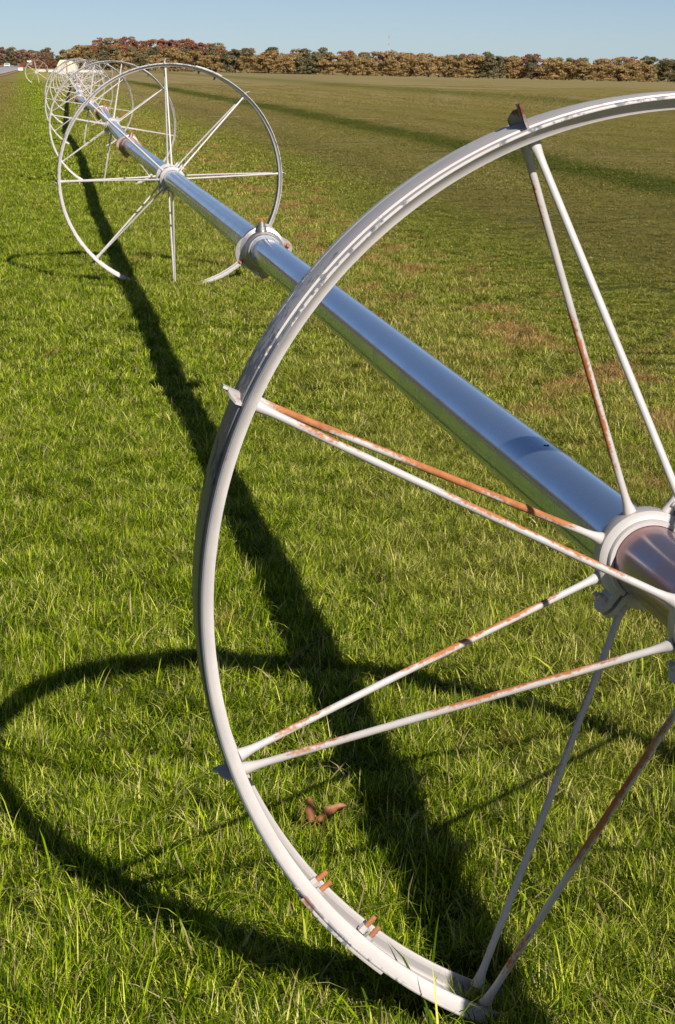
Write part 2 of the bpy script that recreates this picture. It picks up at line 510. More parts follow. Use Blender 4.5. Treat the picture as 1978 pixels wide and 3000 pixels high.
def scatter(name, sources, pts, rot, scl, idx):
    """one stuff object: a mesh of points, copies of the patches drawn on them by geometry nodes"""
    c = bpy.data.collections.new(name + ' patches')
    for o in sources: c.objects.link(o)
    me = bpy.data.meshes.new(name)
    me.from_pydata([tuple(p) for p in pts], [], [])
    for nm, ty, dat in (('rot', 'FLOAT', rot), ('scl', 'FLOAT', scl), ('idx', 'INT', idx)):
        a = me.attributes.new(nm, ty, 'POINT'); a.data.foreach_set('value', dat)
    o = bpy.data.objects.new(name, me); col.objects.link(o)
    g = bpy.data.node_groups.new(name, 'GeometryNodeTree')
    g.interface.new_socket('Geometry', in_out='INPUT', socket_type='NodeSocketGeometry')
    g.interface.new_socket('Geometry', in_out='OUTPUT', socket_type='NodeSocketGeometry')
    N, L = g.nodes.new, g.links.new
    gi, go = N('NodeGroupInput'), N('NodeGroupOutput')
    ci = N('GeometryNodeCollectionInfo'); ci.inputs['Collection'].default_value = c
    ci.inputs['Separate Children'].default_value = True; ci.inputs['Reset Children'].default_value = True
    ip = N('GeometryNodeInstanceOnPoints'); ip.inputs['Pick Instance'].default_value = True
    def na(nm, ty):
        n = N('GeometryNodeInputNamedAttribute'); n.data_type = ty; n.inputs['Name'].default_value = nm
        return n.outputs['Attribute']
    cx = N('ShaderNodeCombineXYZ'); L(na('rot', 'FLOAT'), cx.inputs[2])
    er = N('FunctionNodeEulerToRotation'); L(cx.outputs[0], er.inputs[0])
    cs = N('ShaderNodeCombineXYZ')
    cs.inputs[0].default_value = cs.inputs[1].default_value = 1.0
    L(na('scl', 'FLOAT'), cs.inputs[2])
    L(gi.outputs[0], ip.inputs['Points']); L(ci.outputs[0], ip.inputs['Instance'])
    L(na('idx', 'INT'), ip.inputs['Instance Index']); L(er.outputs[0], ip.inputs['Rotation']); L(cs.outputs[0], ip.inputs['Scale'])
    L(ip.outputs[0], go.inputs[0])
    md = o.modifiers.new('grass', 'NODES'); md.node_group = g
    return o


def frustum_points(y0, y1, step, margin, seed, keep=None):
    rng = np.random.default_rng(seed)
    out = []
    y = y0
    while y < y1:
        hw = 0.165 * y + margin
        for x in np.arange(-hw, hw, step):
            px, py = x + rng.uniform(-.14, .14) * step, y + rng.uniform(-.14, .14) * step
            if keep is None or keep(px, py): out.append((px, py))
        y += step
    P = np.array(out)
    return np.c_[P, gz(P[:, 0], P[:, 1])], rng


def grass_scale(P):
    v = vofs(P[:, 0], P[:, 1])
    k = 1.0 - 0.62 * sstep(1.3, 3.0, v)
    return k


src = [blade_patch('grass_near_%d' % i, 0.5, 6500, 0.040, 0.0021, 1.9, 10 + i) for i in range(6)]
P, rng = frustum_points(2.0, 9.5, 0.37, 1.8, 1)
n = len(P)
hgt = 1.0 + 0.42 * (1 - sstep(3.5, 8.5, P[:, 1]))
tag(scatter('grass', src, P, rng.uniform(0, 6.28, n), grass_scale(P) * hgt * rng.uniform(0.85, 1.2, n), rng.integers(0, 6, n)), kind='stuff')
src = [blade_patch('grass_mid_%d' % i, 1.0, 11000, 0.042, 0.0031, 1.7, 30 + i) for i in range(5)]
P, rng = frustum_points(9.4, 27, 0.78, 2.4, 2)
n = len(P)
tag(scatter('grass', src, P, rng.uniform(0, 6.28, n), grass_scale(P) * rng.uniform(0.85, 1.2, n), rng.integers(0, 5, n)), kind='stuff')
src = [blade_patch('grass_far_%d' % i, 2.0, 15000, 0.042, 0.0072, 1.4, 50 + i) for i in range(4)]
P, rng = frustum_points(26.5, 80, 1.6, 4, 3)
n = len(P)
tag(scatter('grass', src, P, rng.uniform(0, 6.28, n), grass_scale(P) * rng.uniform(0.8, 1.2, n), rng.integers(0, 4, n)), kind='stuff')
src = [blade_patch('grass_distant_%d' % i, 4.0, 13000, 0.05, 0.020, 1.1, 60 + i) for i in range(3)]
P, rng = frustum_points(79, 190, 3.6, 6, 5, lambda x, y: random.random() > (y - 125) / 65)
n = len(P)
tag(scatter('grass', src, P, rng.uniform(0, 6.28, n), grass_scale(P) * rng.uniform(0.7, 1.1, n), rng.integers(0, 3, n)), kind='stuff')
# long coarse blades round the nearest wheel and under the pipe
src = [blade_patch('grass_long_%d' % i, 0.5, 150 if i < 3 else 90, 0.090, 0.0045, 1.7, 70 + i, 0.16, 0.85) for i in range(5)]
P, rng = frustum_points(2.0, 16, 0.38, 1.8, 4, lambda x, y: random.random() < (0.85 if (-0.9 < vofs(x, y) < 1.6 and y < 6.5) else (0.05 if vofs(x, y) < 2 else 0.0)))
n = len(P)
tag(scatter('long_grass', src, P, rng.uniform(0, 6.28, n), rng.uniform(0.6, 1.15, n), rng.integers(0, 5, n)), kind='stuff')

# ------------------------------------------------------------------ wheel line
RW = 0.8011
HW = 0.0815
HUB_F, HUB_N = 0.195, 0.243
SEG = 6.095
line = empty('wheel_line_irrigator', (LX0, LY0, 0))
tag(line, 'long irrigation pipe of bare aluminium carried through the hubs of tall white spoked wheels', 'irrigator')
W0 = Matrix.Translation(line.location).inverted()


def frame_mat(c, a):
    a = Vector(a).normalized()
    s = a.cross(Vector((0, 0, 1))).normalized()
    u = s.cross(a)
    m_ = Matrix((s, a, u)).transposed().to_4x4()
    m_.translation = Vector(c)
    return m_


def rim_profile():
    """(axial, radius): rolled channel with a stepped tread and hollowed side walls"""
    half = [(-0.0815, -0.0035), (-0.0800, -0.0008), (-0.0765, 0.0), (-0.0580, -0.0005), (-0.0560, -0.0085), (-0.0480, -0.0085), (-0.0450, 0.0012), (-0.0330, 0.0025)]
    out = half + [(-a, r) for a, r in half[::-1]]
    inn = [(-0.0815, -0.0035), (-0.0812, -0.0050), (-0.0785, -0.0058), (-0.0680, -0.0118), (-0.0600, -0.0180), (-0.0582, -0.0228),
           (-0.0535, -0.0230), (-0.0520, -0.0200), (-0.0500, -0.0135), (-0.0430, -0.0115), (-0.0300, -0.0020)]
    mir = [(-a, r) for a, r in inn]
    return [(a, RW + r) for a, r in out + mir[1:] + inn[::-1][:-1]]


PROF = rim_profile()


def rim_mesh(n=240):
    b = MB(); b.lathe(PROF, n)
    return b


def spoke_pts(th, side, r0=0.088, r1=RW - 0.021, ax1=0.034, ax0=None):
    ax0 = ax0 or (HUB_F if side > 0 else HUB_N)
    d = Vector((math.cos(th), 0, math.sin(th)))
    A = d * r0 + Vector((0, side * ax0, 0))
    B = d * r1 + Vector((0, side * ax1, 0))
    return A, B


def spoke_obj(th, side, rnd, mat, parent, n=12):
    """tapered rod with flared welded feet, built along its own Z"""
    A, B = spoke_pts(th, side)
    D = B - A
    Ln = D.length
    zs = [0, 0.004, 0.010, 0.020, 0.036, 0.2 * Ln, 0.5 * Ln, 0.8 * Ln, Ln - 0.045, Ln - 0.028, Ln - 0.015, Ln - 0.006, Ln]
    rs = [0.0118, 0.0114, 0.0098, 0.0078, 0.0065, 0.0063, 0.0063, 0.0063, 0.0064, 0.0072, 0.0090, 0.0108, 0.0116]
    bow = rnd.uniform(-0.003, 0.003)
    b = MB()
    b.tube([(bow * math.sin(math.pi * z / Ln), 0, z) for z in zs], rs, n)
    o = b.build('spoke', mat, parent)
    z = D.normalized()
    wx = Vector((0, 0, 1)) if abs(z.z) < 0.8 else Vector((-1, -0.5, 0.3)).normalized()
    x = wx - z * wx.dot(z)          # local X = the upper side of the rod
    x = x.normalized() if x.length > 0.1 else z.orthogonal().normalized()
    y = z.cross(x)
    M = Matrix((x, y, z)).transposed().to_4x4(); M.translation = A
    o.matrix_local = M
    return o


def hub_mesh(side):
    """two-piece clamp collar round the pipe with flanged lip and bolted ears"""
    b = MB()
    y = HUB_F if side > 0 else -HUB_N
    pr = [(-.038, .0668), (-.038, .0735), (-.034, .0760), (-.029, .0760), (-.026, .0835), (-.020, .0885), (0.016, .0890), (.024, .0850), (.028, .0765), (.038, .0760), (.040, .0735), (.040, .0668)]
    pr = [(y + a, r) for a, r in pr]
    s1 = R_(52)
    b.lathe(pr, 30, True, (s1 + 0.03, s1 + math.pi - 0.03))
    b.lathe(pr, 30, True, (s1 + math.pi + 0.03, s1 + 2 * math.pi - 0.03))
    for k in (0, 1):
        th = s1 + math.pi * k
        d = Vector((math.cos(th), 0, math.sin(th)))
        t = Vector((-math.sin(th), 0, math.cos(th)))
        Mx = Matrix((d, Vector((0, 1, 0)), t)).transposed()
        for sg in (-1, 1):
            # ear: rounded tab
            vs, fs = [], []
            n = 12
            prof = [(0.070, -0.030), (0.070, 0.030)] + [(0.104 + 0.020 * math.cos(q), 0.030 * math.sin(q)) for q in [math.pi / 2 - math.pi * i / 8 for i in range(9)]]
            for zz in (0.0035, 0.0125):
                vs += [Mx @ Vector((pa, pb, sg * zz)) + Vector((0, y, 0)) for pa, pb in prof]
            m_ = len(prof)
            fs = [tuple(range(m_)), tuple(range(m_, 2 * m_))[::-1]] + [(i, (i + 1) % m_, m_ + (i + 1) % m_, m_ + i) for i in range(m_)]
            b.add(vs, fs)
    return b


def ear_bolt(side, k, dy):
    s1 = R_(52) + math.pi * k
    d = Vector((math.cos(s1), 0, math.sin(s1)))
    t = Vector((-math.sin(s1), 0, math.cos(s1)))
    c = d * 0.103 + Vector((0, (HUB_F if side > 0 else -HUB_N) + dy, 0))
    b = MB()
    b.tube([c - t * 0.028, c + t * 0.030], 0.0045, 8)
    for q in (-1, 1):
        b.tube([c + t * q * 0.0126, c + t * q * 0.0200], 0.0085, 6)
    return b


def lug_mesh(th, seed, sc_=1.0):
    """cleat across the tread: bent steel plate with a raised middle tooth"""
    rn = random.Random(seed)
    d = Vector((math.cos(th), 0, math.sin(th)))
    t = Vector((-math.sin(th), 0, math.cos(th)))
    yv = Vector((0, 1, 0))
    outline = []
    for a in (-0.060, -0.046, -0.030, -0.0135, -0.0130, 0.0130, 0.0135, 0.030, 0.046, 0.060):
        h = 0.034 if abs(a) < 0.0132 else (0.026 - 0.016 * max(0, (abs(a) - 0.025) / 0.035) ** 1.5)
        outline.append((a, h * rn.uniform(0.97, 1.03), 0.012 * (abs(a) / 0.06) - 0.006))
    b = MB()
    vs = []
    for (a, h, o) in outline:
        a, h = a * sc_, h * (0.35 + 0.65 * sc_)
        for th_ in (-0.002, 0.002):
            base = d * (RW - 0.006) + yv * a + t * (o + th_)
            top = d * (RW + h) + yv * a + t * (o * 1.2 + th_)
            vs += [base, top]
    fs = []
    n = len(outline)
    for i in range(n - 1):
        p, q = 4 * i, 4 * (i + 1)
        fs += [(p, q, q + 1, p + 1), (p + 2, p + 3, q + 3, q + 2), (p + 1, q + 1, q + 3, p + 3), (p, p + 2, q + 2, q)]
    fs += [(0, 1, 3, 2), (4 * n - 4, 4 * n - 2, 4 * n - 1, 4 * n - 3)]
    b.add(vs, fs)
    return b


def rim_bolt(th, a):
    d = Vector((math.cos(th), 0, math.sin(th)))
    c = Vector((0, a, 0))
    b = MB()
    pts, rs = [], []
    for i in range(15):   # threaded shank
        pts.append(d * (RW + 0.003 - 0.0034 * i) + c); rs.append(0.0053 if i % 2 else 0.0043)
    b.tube(pts, rs, 10)
    nb = MB()
    nb.tube([d * (RW - 0.010) + c, d * (RW - 0.0225) + c], 0.0088, 6)
    nb.tube([d * (RW + 0.002) + c, d * (RW + 0.007) + c], 0.0085, 6)
    return b, nb


def splice_mesh(th0, th1):
    """short outer length of rim lapped over the joint, standing 6 mm proud"""
    pr = [(a * 1.02, r + 0.0055) for a, r in PROF[:16]] + [(a * 1.02, r + 0.0025) for a, r in PROF[:16][::-1]]
    b = MB(); b.lathe(pr, 22, True, (th0, th1))
    return b


RUSTY = {(0, 1): 3, (0, -1): 2, (1, 1): 2, (1, -1): 2, (-1, 1): 2, (-1, -1): 0, (2, 1): 1, (2, -1): 2}


def make_wheel(M, phase, detail=True, first=False, label=None, seed=0):
    rn = random.Random(seed)
    w = rim_mesh(288 if first else 160).build('wheel', M_rim_worn_shade if first else M_rim if detail else M_farwheel, line)
    w.matrix_local = W0 @ M
    if label: w['label'] = label
    if not detail:
        return w
    for k in range(8):
        th = R_(180 - phase + 45 * k)
        for sd_ in (1, -1):
            kk = ((k + 3) % 8) - 3
            mi = RUSTY.get((kk, sd_), rn.choice((0, 0, 1))) if first else rn.choice((0, 0, 0, 1))
            spoke_obj(th, sd_, rn, M_spoke[mi], w, 14 if first else 10)
        cl = lug_mesh(th, seed * 10 + k, 0.62 if first and k == 1 else 0.85 if first and k == 0 else 1.0).build('cleat', M_lugdark if first and k == 7 else M_lug, w)
        if first and k == 7: cl['label'] = 'dark rusty three toothed cleat'
    for sd_ in (1, -1):
        hub_mesh(sd_).build('hub', M_hub, w)
        if first:
            for k in (0, 1):
                for dy in (-0.014, 0.014):
                    ear_bolt(sd_, k, dy).build('hub_bolt', M_hub, w)
    jt = [R_(180 - phase + 45 * 1 + 22.5)]
    if first:
        jt = [JOINT]
    jt.append(jt[0] + math.pi)
    for q, j in enumerate(jt):
        splice_mesh(j - 0.12, j + 0.12).build('splice_plate', M_rim, w)
        for dth in (-0.078, 0.078):
            for a in (-0.022, 0.022):
                sh, nu = rim_bolt(j + dth, a)
                sh.build('rim_bolt', M_rust, w); nu.build('rim_nut', M_hub, w)
    return w


JOINT = R_(224.5)
A = [(-0.14987804, 0.9886974, 0.00374342), (-0.14547608, 0.98935916, -0.00227453), (-0.13143667, 0.99132339, 0.00152783),
     (-0.14759562, 0.98904255, -0.00321984), (-0.12253907, 0.99245911, 0.00301541)]
Cw = [(0.56737562, 3.45132623, 0.77110628), (-1.23280775, 15.50758097, 0.78005915), (-2.92059095, 27.57984109, 0.77550801),
      (-4.62129276, 39.6501715, 0.76519525), (-6.26776368, 51.72742412, 0.76394929)]
K = [(-0.34613107, 9.47743692, 0.79392243), (-2.11948443, 21.53772502, 0.76619586), (-3.72169748, 33.62195716, 0.78482015), (-5.52088805, 45.67838585, 0.74557035)]
# further wheels
rn = random.Random(5)
p = Vector(Cw[4])
while len(Cw) < 12:
    a = Vector((-0.1268 + rn.uniform(-0.008, 0.008), 0.992, 0)).normalized()
    k = p + Vector(A[-1]).normalized() * SEG
    k.z = float(gz(k.x, k.y)) + 0.75
    K.append(tuple(k))
    p = k + a * SEG
    p.z = float(gz(p.x, p.y)) + 0.77
    A.append(tuple(a)); Cw.append(tuple(p))
phases = [23.85, -2.5, 9, 8, 12, 3, 20, -6, 14, 30, 5, 40]
names = ['largest wheel, nearest the camera and cut by the right edge of the photo', 'second wheel from the camera, its whole round rim in view']
for i, (c_, a_) in enumerate(zip(Cw, A)):
    wj = make_wheel(frame_mat(c_, a_), phases[i], i < 5, i == 0, names[i] if i < 2 else None, i + 1)
    if i >= 5:   # small far wheels: spokes, hubs and rim in one mesh each
        b = rim_mesh(96)
        for k in range(8):
            for sd_ in (1, -1):
                A_, B_ = spoke_pts(R_(phases[i] + 45 * k), sd_)
                b.tube([A_, B_], 0.0085, 6)
        for sd_ in (1, -1):
            b.lathe([(sd_ * .195 - .04, .066), (sd_ * .195 - .04, .088), (sd_ * .195 + .04, .088), (sd_ * .195 + .04, .066)], 20)
        bpy.data.objects.remove(wj)
        wj = b.build('wheel', M_farwheel, line)
        wj.matrix_local = W0 @ frame_mat(c_, a_)

# pipe lengths, each running from coupler to coupler through one wheel
start = Vector(Cw[0]) - Vector(A[0]) * SEG
nodes = [start] + [Vector(k) for k in K]
RP = 0.0655


def pipe_piece(P0, C_, P1, mats, sag=0.0):
    P0, C_, P1 = Vector(P0), Vector(C_), Vector(P1)
    ax = (P1 - P0).normalized()
    M = frame_mat(C_, ax)
    Mi = M.inverted()
    b = MB()
    pts = []
    for (q0, q1) in ((P0, C_), (C_, P1)):
        for i in range(13):
            t = i / 12
            if q0 is C_ and i == 0: continue
            pts.append(Mi @ (q0.lerp(q1, t)) + Vector((0, 0, -sag * math.sin(math.pi * t))))
    b.tube(pts, RP, 64)
    o = b.build('pipe', mats, line)
    o.matrix_local = W0 @ M
    return o


for i in range(len(nodes)):
    P0 = nodes[i]
    C_ = Vector(Cw[i])
    P1 = nodes[i + 1] if i + 1 < len(nodes) else C_ + Vector(A[i]).normalized() * SEG
    if i == 0:
        # nearest length: bare bright pipe beyond the far hub collar, dulled reddish metal between the collars and nearer
        ax = Vector(A[0]).normalized()
        M = frame_mat(C_, ax)
        b = MB()
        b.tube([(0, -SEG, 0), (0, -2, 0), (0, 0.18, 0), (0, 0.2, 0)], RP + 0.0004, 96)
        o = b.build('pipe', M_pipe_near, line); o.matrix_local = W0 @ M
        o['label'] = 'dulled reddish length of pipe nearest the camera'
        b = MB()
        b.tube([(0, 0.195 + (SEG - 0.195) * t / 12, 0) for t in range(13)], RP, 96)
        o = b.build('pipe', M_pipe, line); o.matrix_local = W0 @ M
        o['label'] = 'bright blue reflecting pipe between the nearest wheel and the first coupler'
    else:
        pipe_piece(P0, C_, P1, M_pipe)


def coupler(k, a, mat, big=True, spin=0.0):
    M = frame_mat(k, a) @ Matrix.Rotation(spin, 4, 'Y')
    b = MB()
    b.lathe([(-.105, .066), (-.105, .0735), (-.085, .0755), (-.078, .084), (-.050, .088), (-.045, .080), (-.012, .083), (-.006, .100), (.010, .103), (.014, .103), (.016, .086), (.05, .084), (.062, .074), (.075, .072), (.075, .066)], 56)
    # squarish clamp plate with shoulders
    n = 40
    vs = []
    for y in (-0.004, 0.012):
        for i in range(n):
            th = 2 * math.pi * i / n
            r = 0.106 + 0.011 * math.cos(4 * th + 0.6)
            r += 0.020 * max(0, math.cos(th - 0.12)) ** 14 + 0.022 * max(0, math.cos(th - math.pi - 0.42)) ** 14
            vs.append((r * math.cos(th), y, r * math.sin(th)))
    b.add(vs, [tuple(range(n)), tuple(range(n, 2 * n))[::-1]] + [(i, (i + 1) % n, n + (i + 1) % n, n + i) for i in range(n)])
    o = b.build('coupler', mat, line)
    o.matrix_local = W0 @ M
    # sprinkler outlet
    b = MB()
    b.tube([(0, -.03, .070), (0, -.03, .104), (0, -.03, .106), (0, -.03, .124)], [.023, .021, .0165, .0155], 18)
    b.build('outlet', mat, o)
    b = MB()
    b.tube([(0, -.03, .118), (0, -.03, .138)], .0070, 6)
    b.tube([(-.028, -.032, .138), (.03, -.028, .142)], .0018, 6)
    b.build('plug', M_rust, o)
    for th in (0.12, math.pi + 0.42):
        d = Vector((math.cos(th), 0, math.sin(th)))
        b = MB()
        b.tube([d * .112 + Vector((0, -.030, 0)), d * .112 + Vector((0, .034, 0))], .0065, 10)
        b.tube([d * .112 + Vector((0, -.016, 0)), d * .112 + Vector((0, -.005, 0))], .0115, 6)
        b.tube([d * .112 + Vector((0, .013, 0)), d * .112 + Vector((0, .022, 0))], .0115, 6)
        b.build('clamp_bolt', M_rust, o)
    # drain valve below
    b = MB()
    b.tube([(0, .0, -.080), (0, .0, -.112), (0, .0, -.126)], [.024, .022, .014], 14)
    b.build('drain', mat, o)
    return o


for i, k in enumerate(K):
    ax = (Vector(Cw[i + 1]) - Vector(Cw[i]))
    if i < 5:
        coupler(k, ax, M_cast if i == 0 else M_castred, spin=R_(-4 if i == 0 else 12 * i))
    else:
        b = MB()
        b.lathe([(-.1, .066), (-.08, .09), (0, .115), (.02, .115), (.03, .085), (.08, .066)], 20)
        b.tube([(0, 0, .08), (0, 0, .15)], .018, 8)
        o = b.build('coupler', M_castred, line); o.matrix_local = W0 @ frame_mat(k, ax)

# small dark blemish on the bright pipe just beyond the hub
d_ = (fw + rt2 * ((1604 - 989) / F_PX) - up2 * ((1306 - 1500) / F_PX)).normalized()
Mp = frame_mat(Cw[0], A[0]); Mi = Mp.inverted()
o_, v_ = Mi @ Vector((0, 0, CAM_H)), (Mi.to_3x3() @ d_)
qa = v_.x ** 2 + v_.z ** 2; qb = o_.x * v_.x + o_.z * v_.z; qc = o_.x ** 2 + o_.z ** 2 - RP ** 2
hit = o_ + v_ * ((-qb - math.sqrt(qb * qb - qa * qc)) / qa)
nrm = Vector((hit.x, 0, hit.z)).normalized(); tg = Vector((-nrm.z, 0, nrm.x))
b = MB()
for dx, dy, rr in ((0, 0, .0036), (.0045, .004, .0026), (-.003, .006, .0022)):
    cc = hit + tg * dx + Vector((0, dy, 0))
    b.tube([cc - nrm * 0.001, cc + nrm * 0.0006, cc + nrm * 0.0014], [rr, rr, rr * 0.5], 10)
o = b.build('blemish', simple('black grime', (0.015, 0.015, 0.018), 0.7), line)
o.matrix_local = W0 @ Mp

# mover carriage in the middle of the line: frame, four wheels, cream engine cover
e = Vector(Cw[-1]) + Vector(A[-1]).normalized() * SEG
mc = Vector((-18.9, 150.5, 0)); mc.z = float(gz(mc.x, mc.y)) + 0.74
b = MB()
b.tube([e, mc], 0.066, 16)
o = b.build('pipe', M_pipe, line); o.matrix_local = W0.copy()
M_cream = simple('cream engine cover', (0.78, 0.66, 0.42), 0.5, 0, 0.05)
M_white2 = simple('white frame paint', (0.72, 0.69, 0.67), 0.5, 0, 0.06)
fr = MB()
x0, x1 = -21.05, -16.55
for dy in (-0.55, 0.55):
    fr.box((0, dy, 0.02), (x1 - x0, 0.13, 0.15))
for dx in (-0.7, 0.7):
    fr.box((dx, 0, 0.02), (0.1, 0.97, 0.11))
fr.box((0, 0, -0.13), (1.1, 0.97, 0.14))
fro = fr.build('mover_frame', M_white2, line, smooth=False)
fro.matrix_local = W0 @ Matrix.Translation(((x0 + x1) / 2, mc.y, mc.z + 0.08))
fro['label'] = 'white steel carriage frame under the cream engine cover'
cv = MB()   # sloping shouldered cover, wider at its foot
ring = lambda w_, d_, z_: [(-w_, -d_, z_), (w_, -d_, z_), (w_, d_, z_), (-w_, d_, z_)]
prof = [(0.66, 0.52, -0.34), (0.66, 0.52, 0.0), (0.64, 0.50, 0.22), (0.50, 0.44, 0.42), (0.36, 0.34, 0.60)]
vs = sum([[(x_ - 0.14 * max(0, q[2]) / 0.6, y_, z_) for (x_, y_, z_) in ring(*q)] for q in prof], [])
fs = [(3, 2, 1, 0), tuple(16 + i for i in range(4))]
for j in range(4):
    for i in range(4): fs.append((4 * j + i, 4 * j + (i + 1) % 4, 4 * (j + 1) + (i + 1) % 4, 4 * (j + 1) + i))
cv.add(vs, fs)
M_w3 = simple('white lower panel', (0.70, 0.66, 0.66), 0.5)
cvo = cv.build('engine_cover', [M_cream, M_w3], line, smooth=False)
for p_ in cvo.data.polygons:
    if p_.center.z < -0.05: p_.material_index = 1
cvo.matrix_local = W0 @ Matrix.Translation((mc.x - 0.05, mc.y - 0.1, mc.z + 0.24))
cvo['label'] = 'cream engine cover with sloping shoulders and white lower panel'
b = MB(); b.box((0, -0.56, 0.12), (0.07, 0.03, 0.95))
b.build('cover_strap', M_rust, cvo, smooth=False)
for xx in (x0 + 0.05, x1 - 0.05):
    for dy in (-0.8,):
        b = rim_mesh(72)
        for k in range(8):
            for sd_ in (1, -1):
                A_, B_ = spoke_pts(R_(12 + 45 * k), sd_, ax0=0.13)
                b.tube([A_, B_], 0.011, 6)
        b.lathe([(-.16, .001), (-.16, .11), (.16, .11), (.16, .001)], 20)
        wz = float(gz(xx, mc.y + dy)) + 0.74
        o = b.build('wheel', M_farwheel, line)
        o.matrix_local = W0 @ frame_mat((xx, mc.y + dy, wz), (0.02, 1, 0))
b = MB()
for xx in (x0 + 0.05, x1 - 0.05):
    b.tube([(xx - mc.x, -0.95, 0), (xx - mc.x, 0.5, 0)], 0.05, 10)
o = b.build('axle', M_white2, line); o.matrix_local = W0 @ Matrix.Translation((mc.x, mc.y, mc.z + 0.0))

# ------------------------------------------------------------------ fallen leaf in the grass
def unproj(px, py, z):
    d = fw + rt2 * ((px - 989) / F_PX) - up2 * ((py - 1500) / F_PX)
    t = (z - CAM_H) / d.z
    return Vector((0, 0, CAM_H)) + d * t


mt, nt, b, N, L = new_mat('oak leaf')
g = N('ShaderNodeTexCoord').outputs['Object']
L(mix_rgb(nt, noise(nt, g, 40, 4), (0.16, 0.055, 0.02), (0.46, 0.19, 0.085)), b.inputs['Base Color'])
b.inputs['Roughness'].default_value = 0.6
M_leaf = mt
lf = unproj(925, 2392, 0.082)
b = MB()
for (ox, oz, rx, ln, wd, lean, curl) in ((-0.010, 0, 0, 0.062, 0.0115, -0.10, 0.2), (0.006, 0, 0, 0.080, 0.0135, 0.80, -1.0)):
    n = 12
    vs, fs = [], []
    p_ = Vector((ox, 0, -0.020)); ang = math.pi / 2 - lean
    for i in range(n + 1):
        t = i / n
        ang2 = ang + curl * (t - 0.3)
        p_ = p_ + Vector((math.cos(ang2), 0.15, math.sin(ang2))) * ln / n
        w_ = wd * (0.35 + 0.75 * math.sin(math.pi * min(1, t * 0.9 + 0.08))) * (1 + 0.16 * math.sin(t * 17)) * (1 if i < n else 0.3)
        sdv = Vector((-math.sin(ang2), -0.35, math.cos(ang2))).normalized() * w_
        for s_ in (-1, 0, 1):
            vs.append(p_ + sdv * s_ + Vector((0, -0.004 if s_ == 0 else 0, 0)))
    for i in range(n):
        for j in (0, 1): fs.append((3 * i + j, 3 * i + j + 1, 3 * i + j + 4, 3 * i + j + 3))
    b.add(vs, fs)
b.tube([(0, 0, -0.045), (-0.002, 0, -0.02), (0.004, 0, 0.0)], 0.0014, 6)
o = b.build('fallen_leaf', M_leaf)
o.location = lf
o.scale = (0.85, 0.85, 0.85)
sm = o.modifiers.new('thickness', 'SOLIDIFY'); sm.thickness = 0.0008
tag(o, 'curled reddish brown oak leaf standing in the grass beside the nearest wheel', 'leaf')

# ------------------------------------------------------------------ road
def strip(name, offs, zoff, mt, y0=100, y1=1000, n=60):
    """offs: (left, right) lateral offset from the road's near-left base line"""
    b = MB()
    for i in range(n + 1):
        y = y0 + (y1 - y0) * (i / n) ** 1.5
        xc = -4.9 - 0.1335 * y
        for o_ in offs:
            x = xc + o_
            b.v.append((x, y, float(gz(x, y)) + zoff))
    b.f = [(2 * i, 2 * i + 1, 2 * i + 3, 2 * i + 2) for i in range(n)]
    b.mi = [0] * n
    return tag(b.build(name, mt), kind='structure')


mt, nt, b, N, L = new_mat('asphalt')
pos = N('ShaderNodeNewGeometry').outputs['Position']
L(mix_rgb(nt, noise(nt, pos, 0.4, 6, 0.7), (0.36, 0.335, 0.325), (0.50, 0.47, 0.455)), b.inputs['Base Color'])
b.inputs['Roughness'].default_value = 0.65
M_road = mt
M_verge = simple('sandy verge', (0.36, 0.22, 0.12), 0.95, 0, 0.3, 0.4)
strip('verge', (-13, 0.15), 0.05, M_verge, 60)
strip('road', (-12.0, -0.5), 0.12, M_road, 60)
M_line = simple('road paint', (0.75, 0.74, 0.70), 0.6)
strip('road_line', (-1.0, -0.85), 0.126, M_line, 60)
strip('road_line', (-6.3, -6.15), 0.126, simple('yellow road paint', (0.65, 0.45, 0.08), 0.6), 60)
b = MB()
strip('verge', (-22, -13.1), 0.06, M_verge, 60)


def road_at(y, o_):
    x = -4.9 - 0.1335 * y + o_
    return Vector((x, y, float(gz(x, y)) + 0.12))


def ximg0(px, y): return (px - 989) / F_PX * y


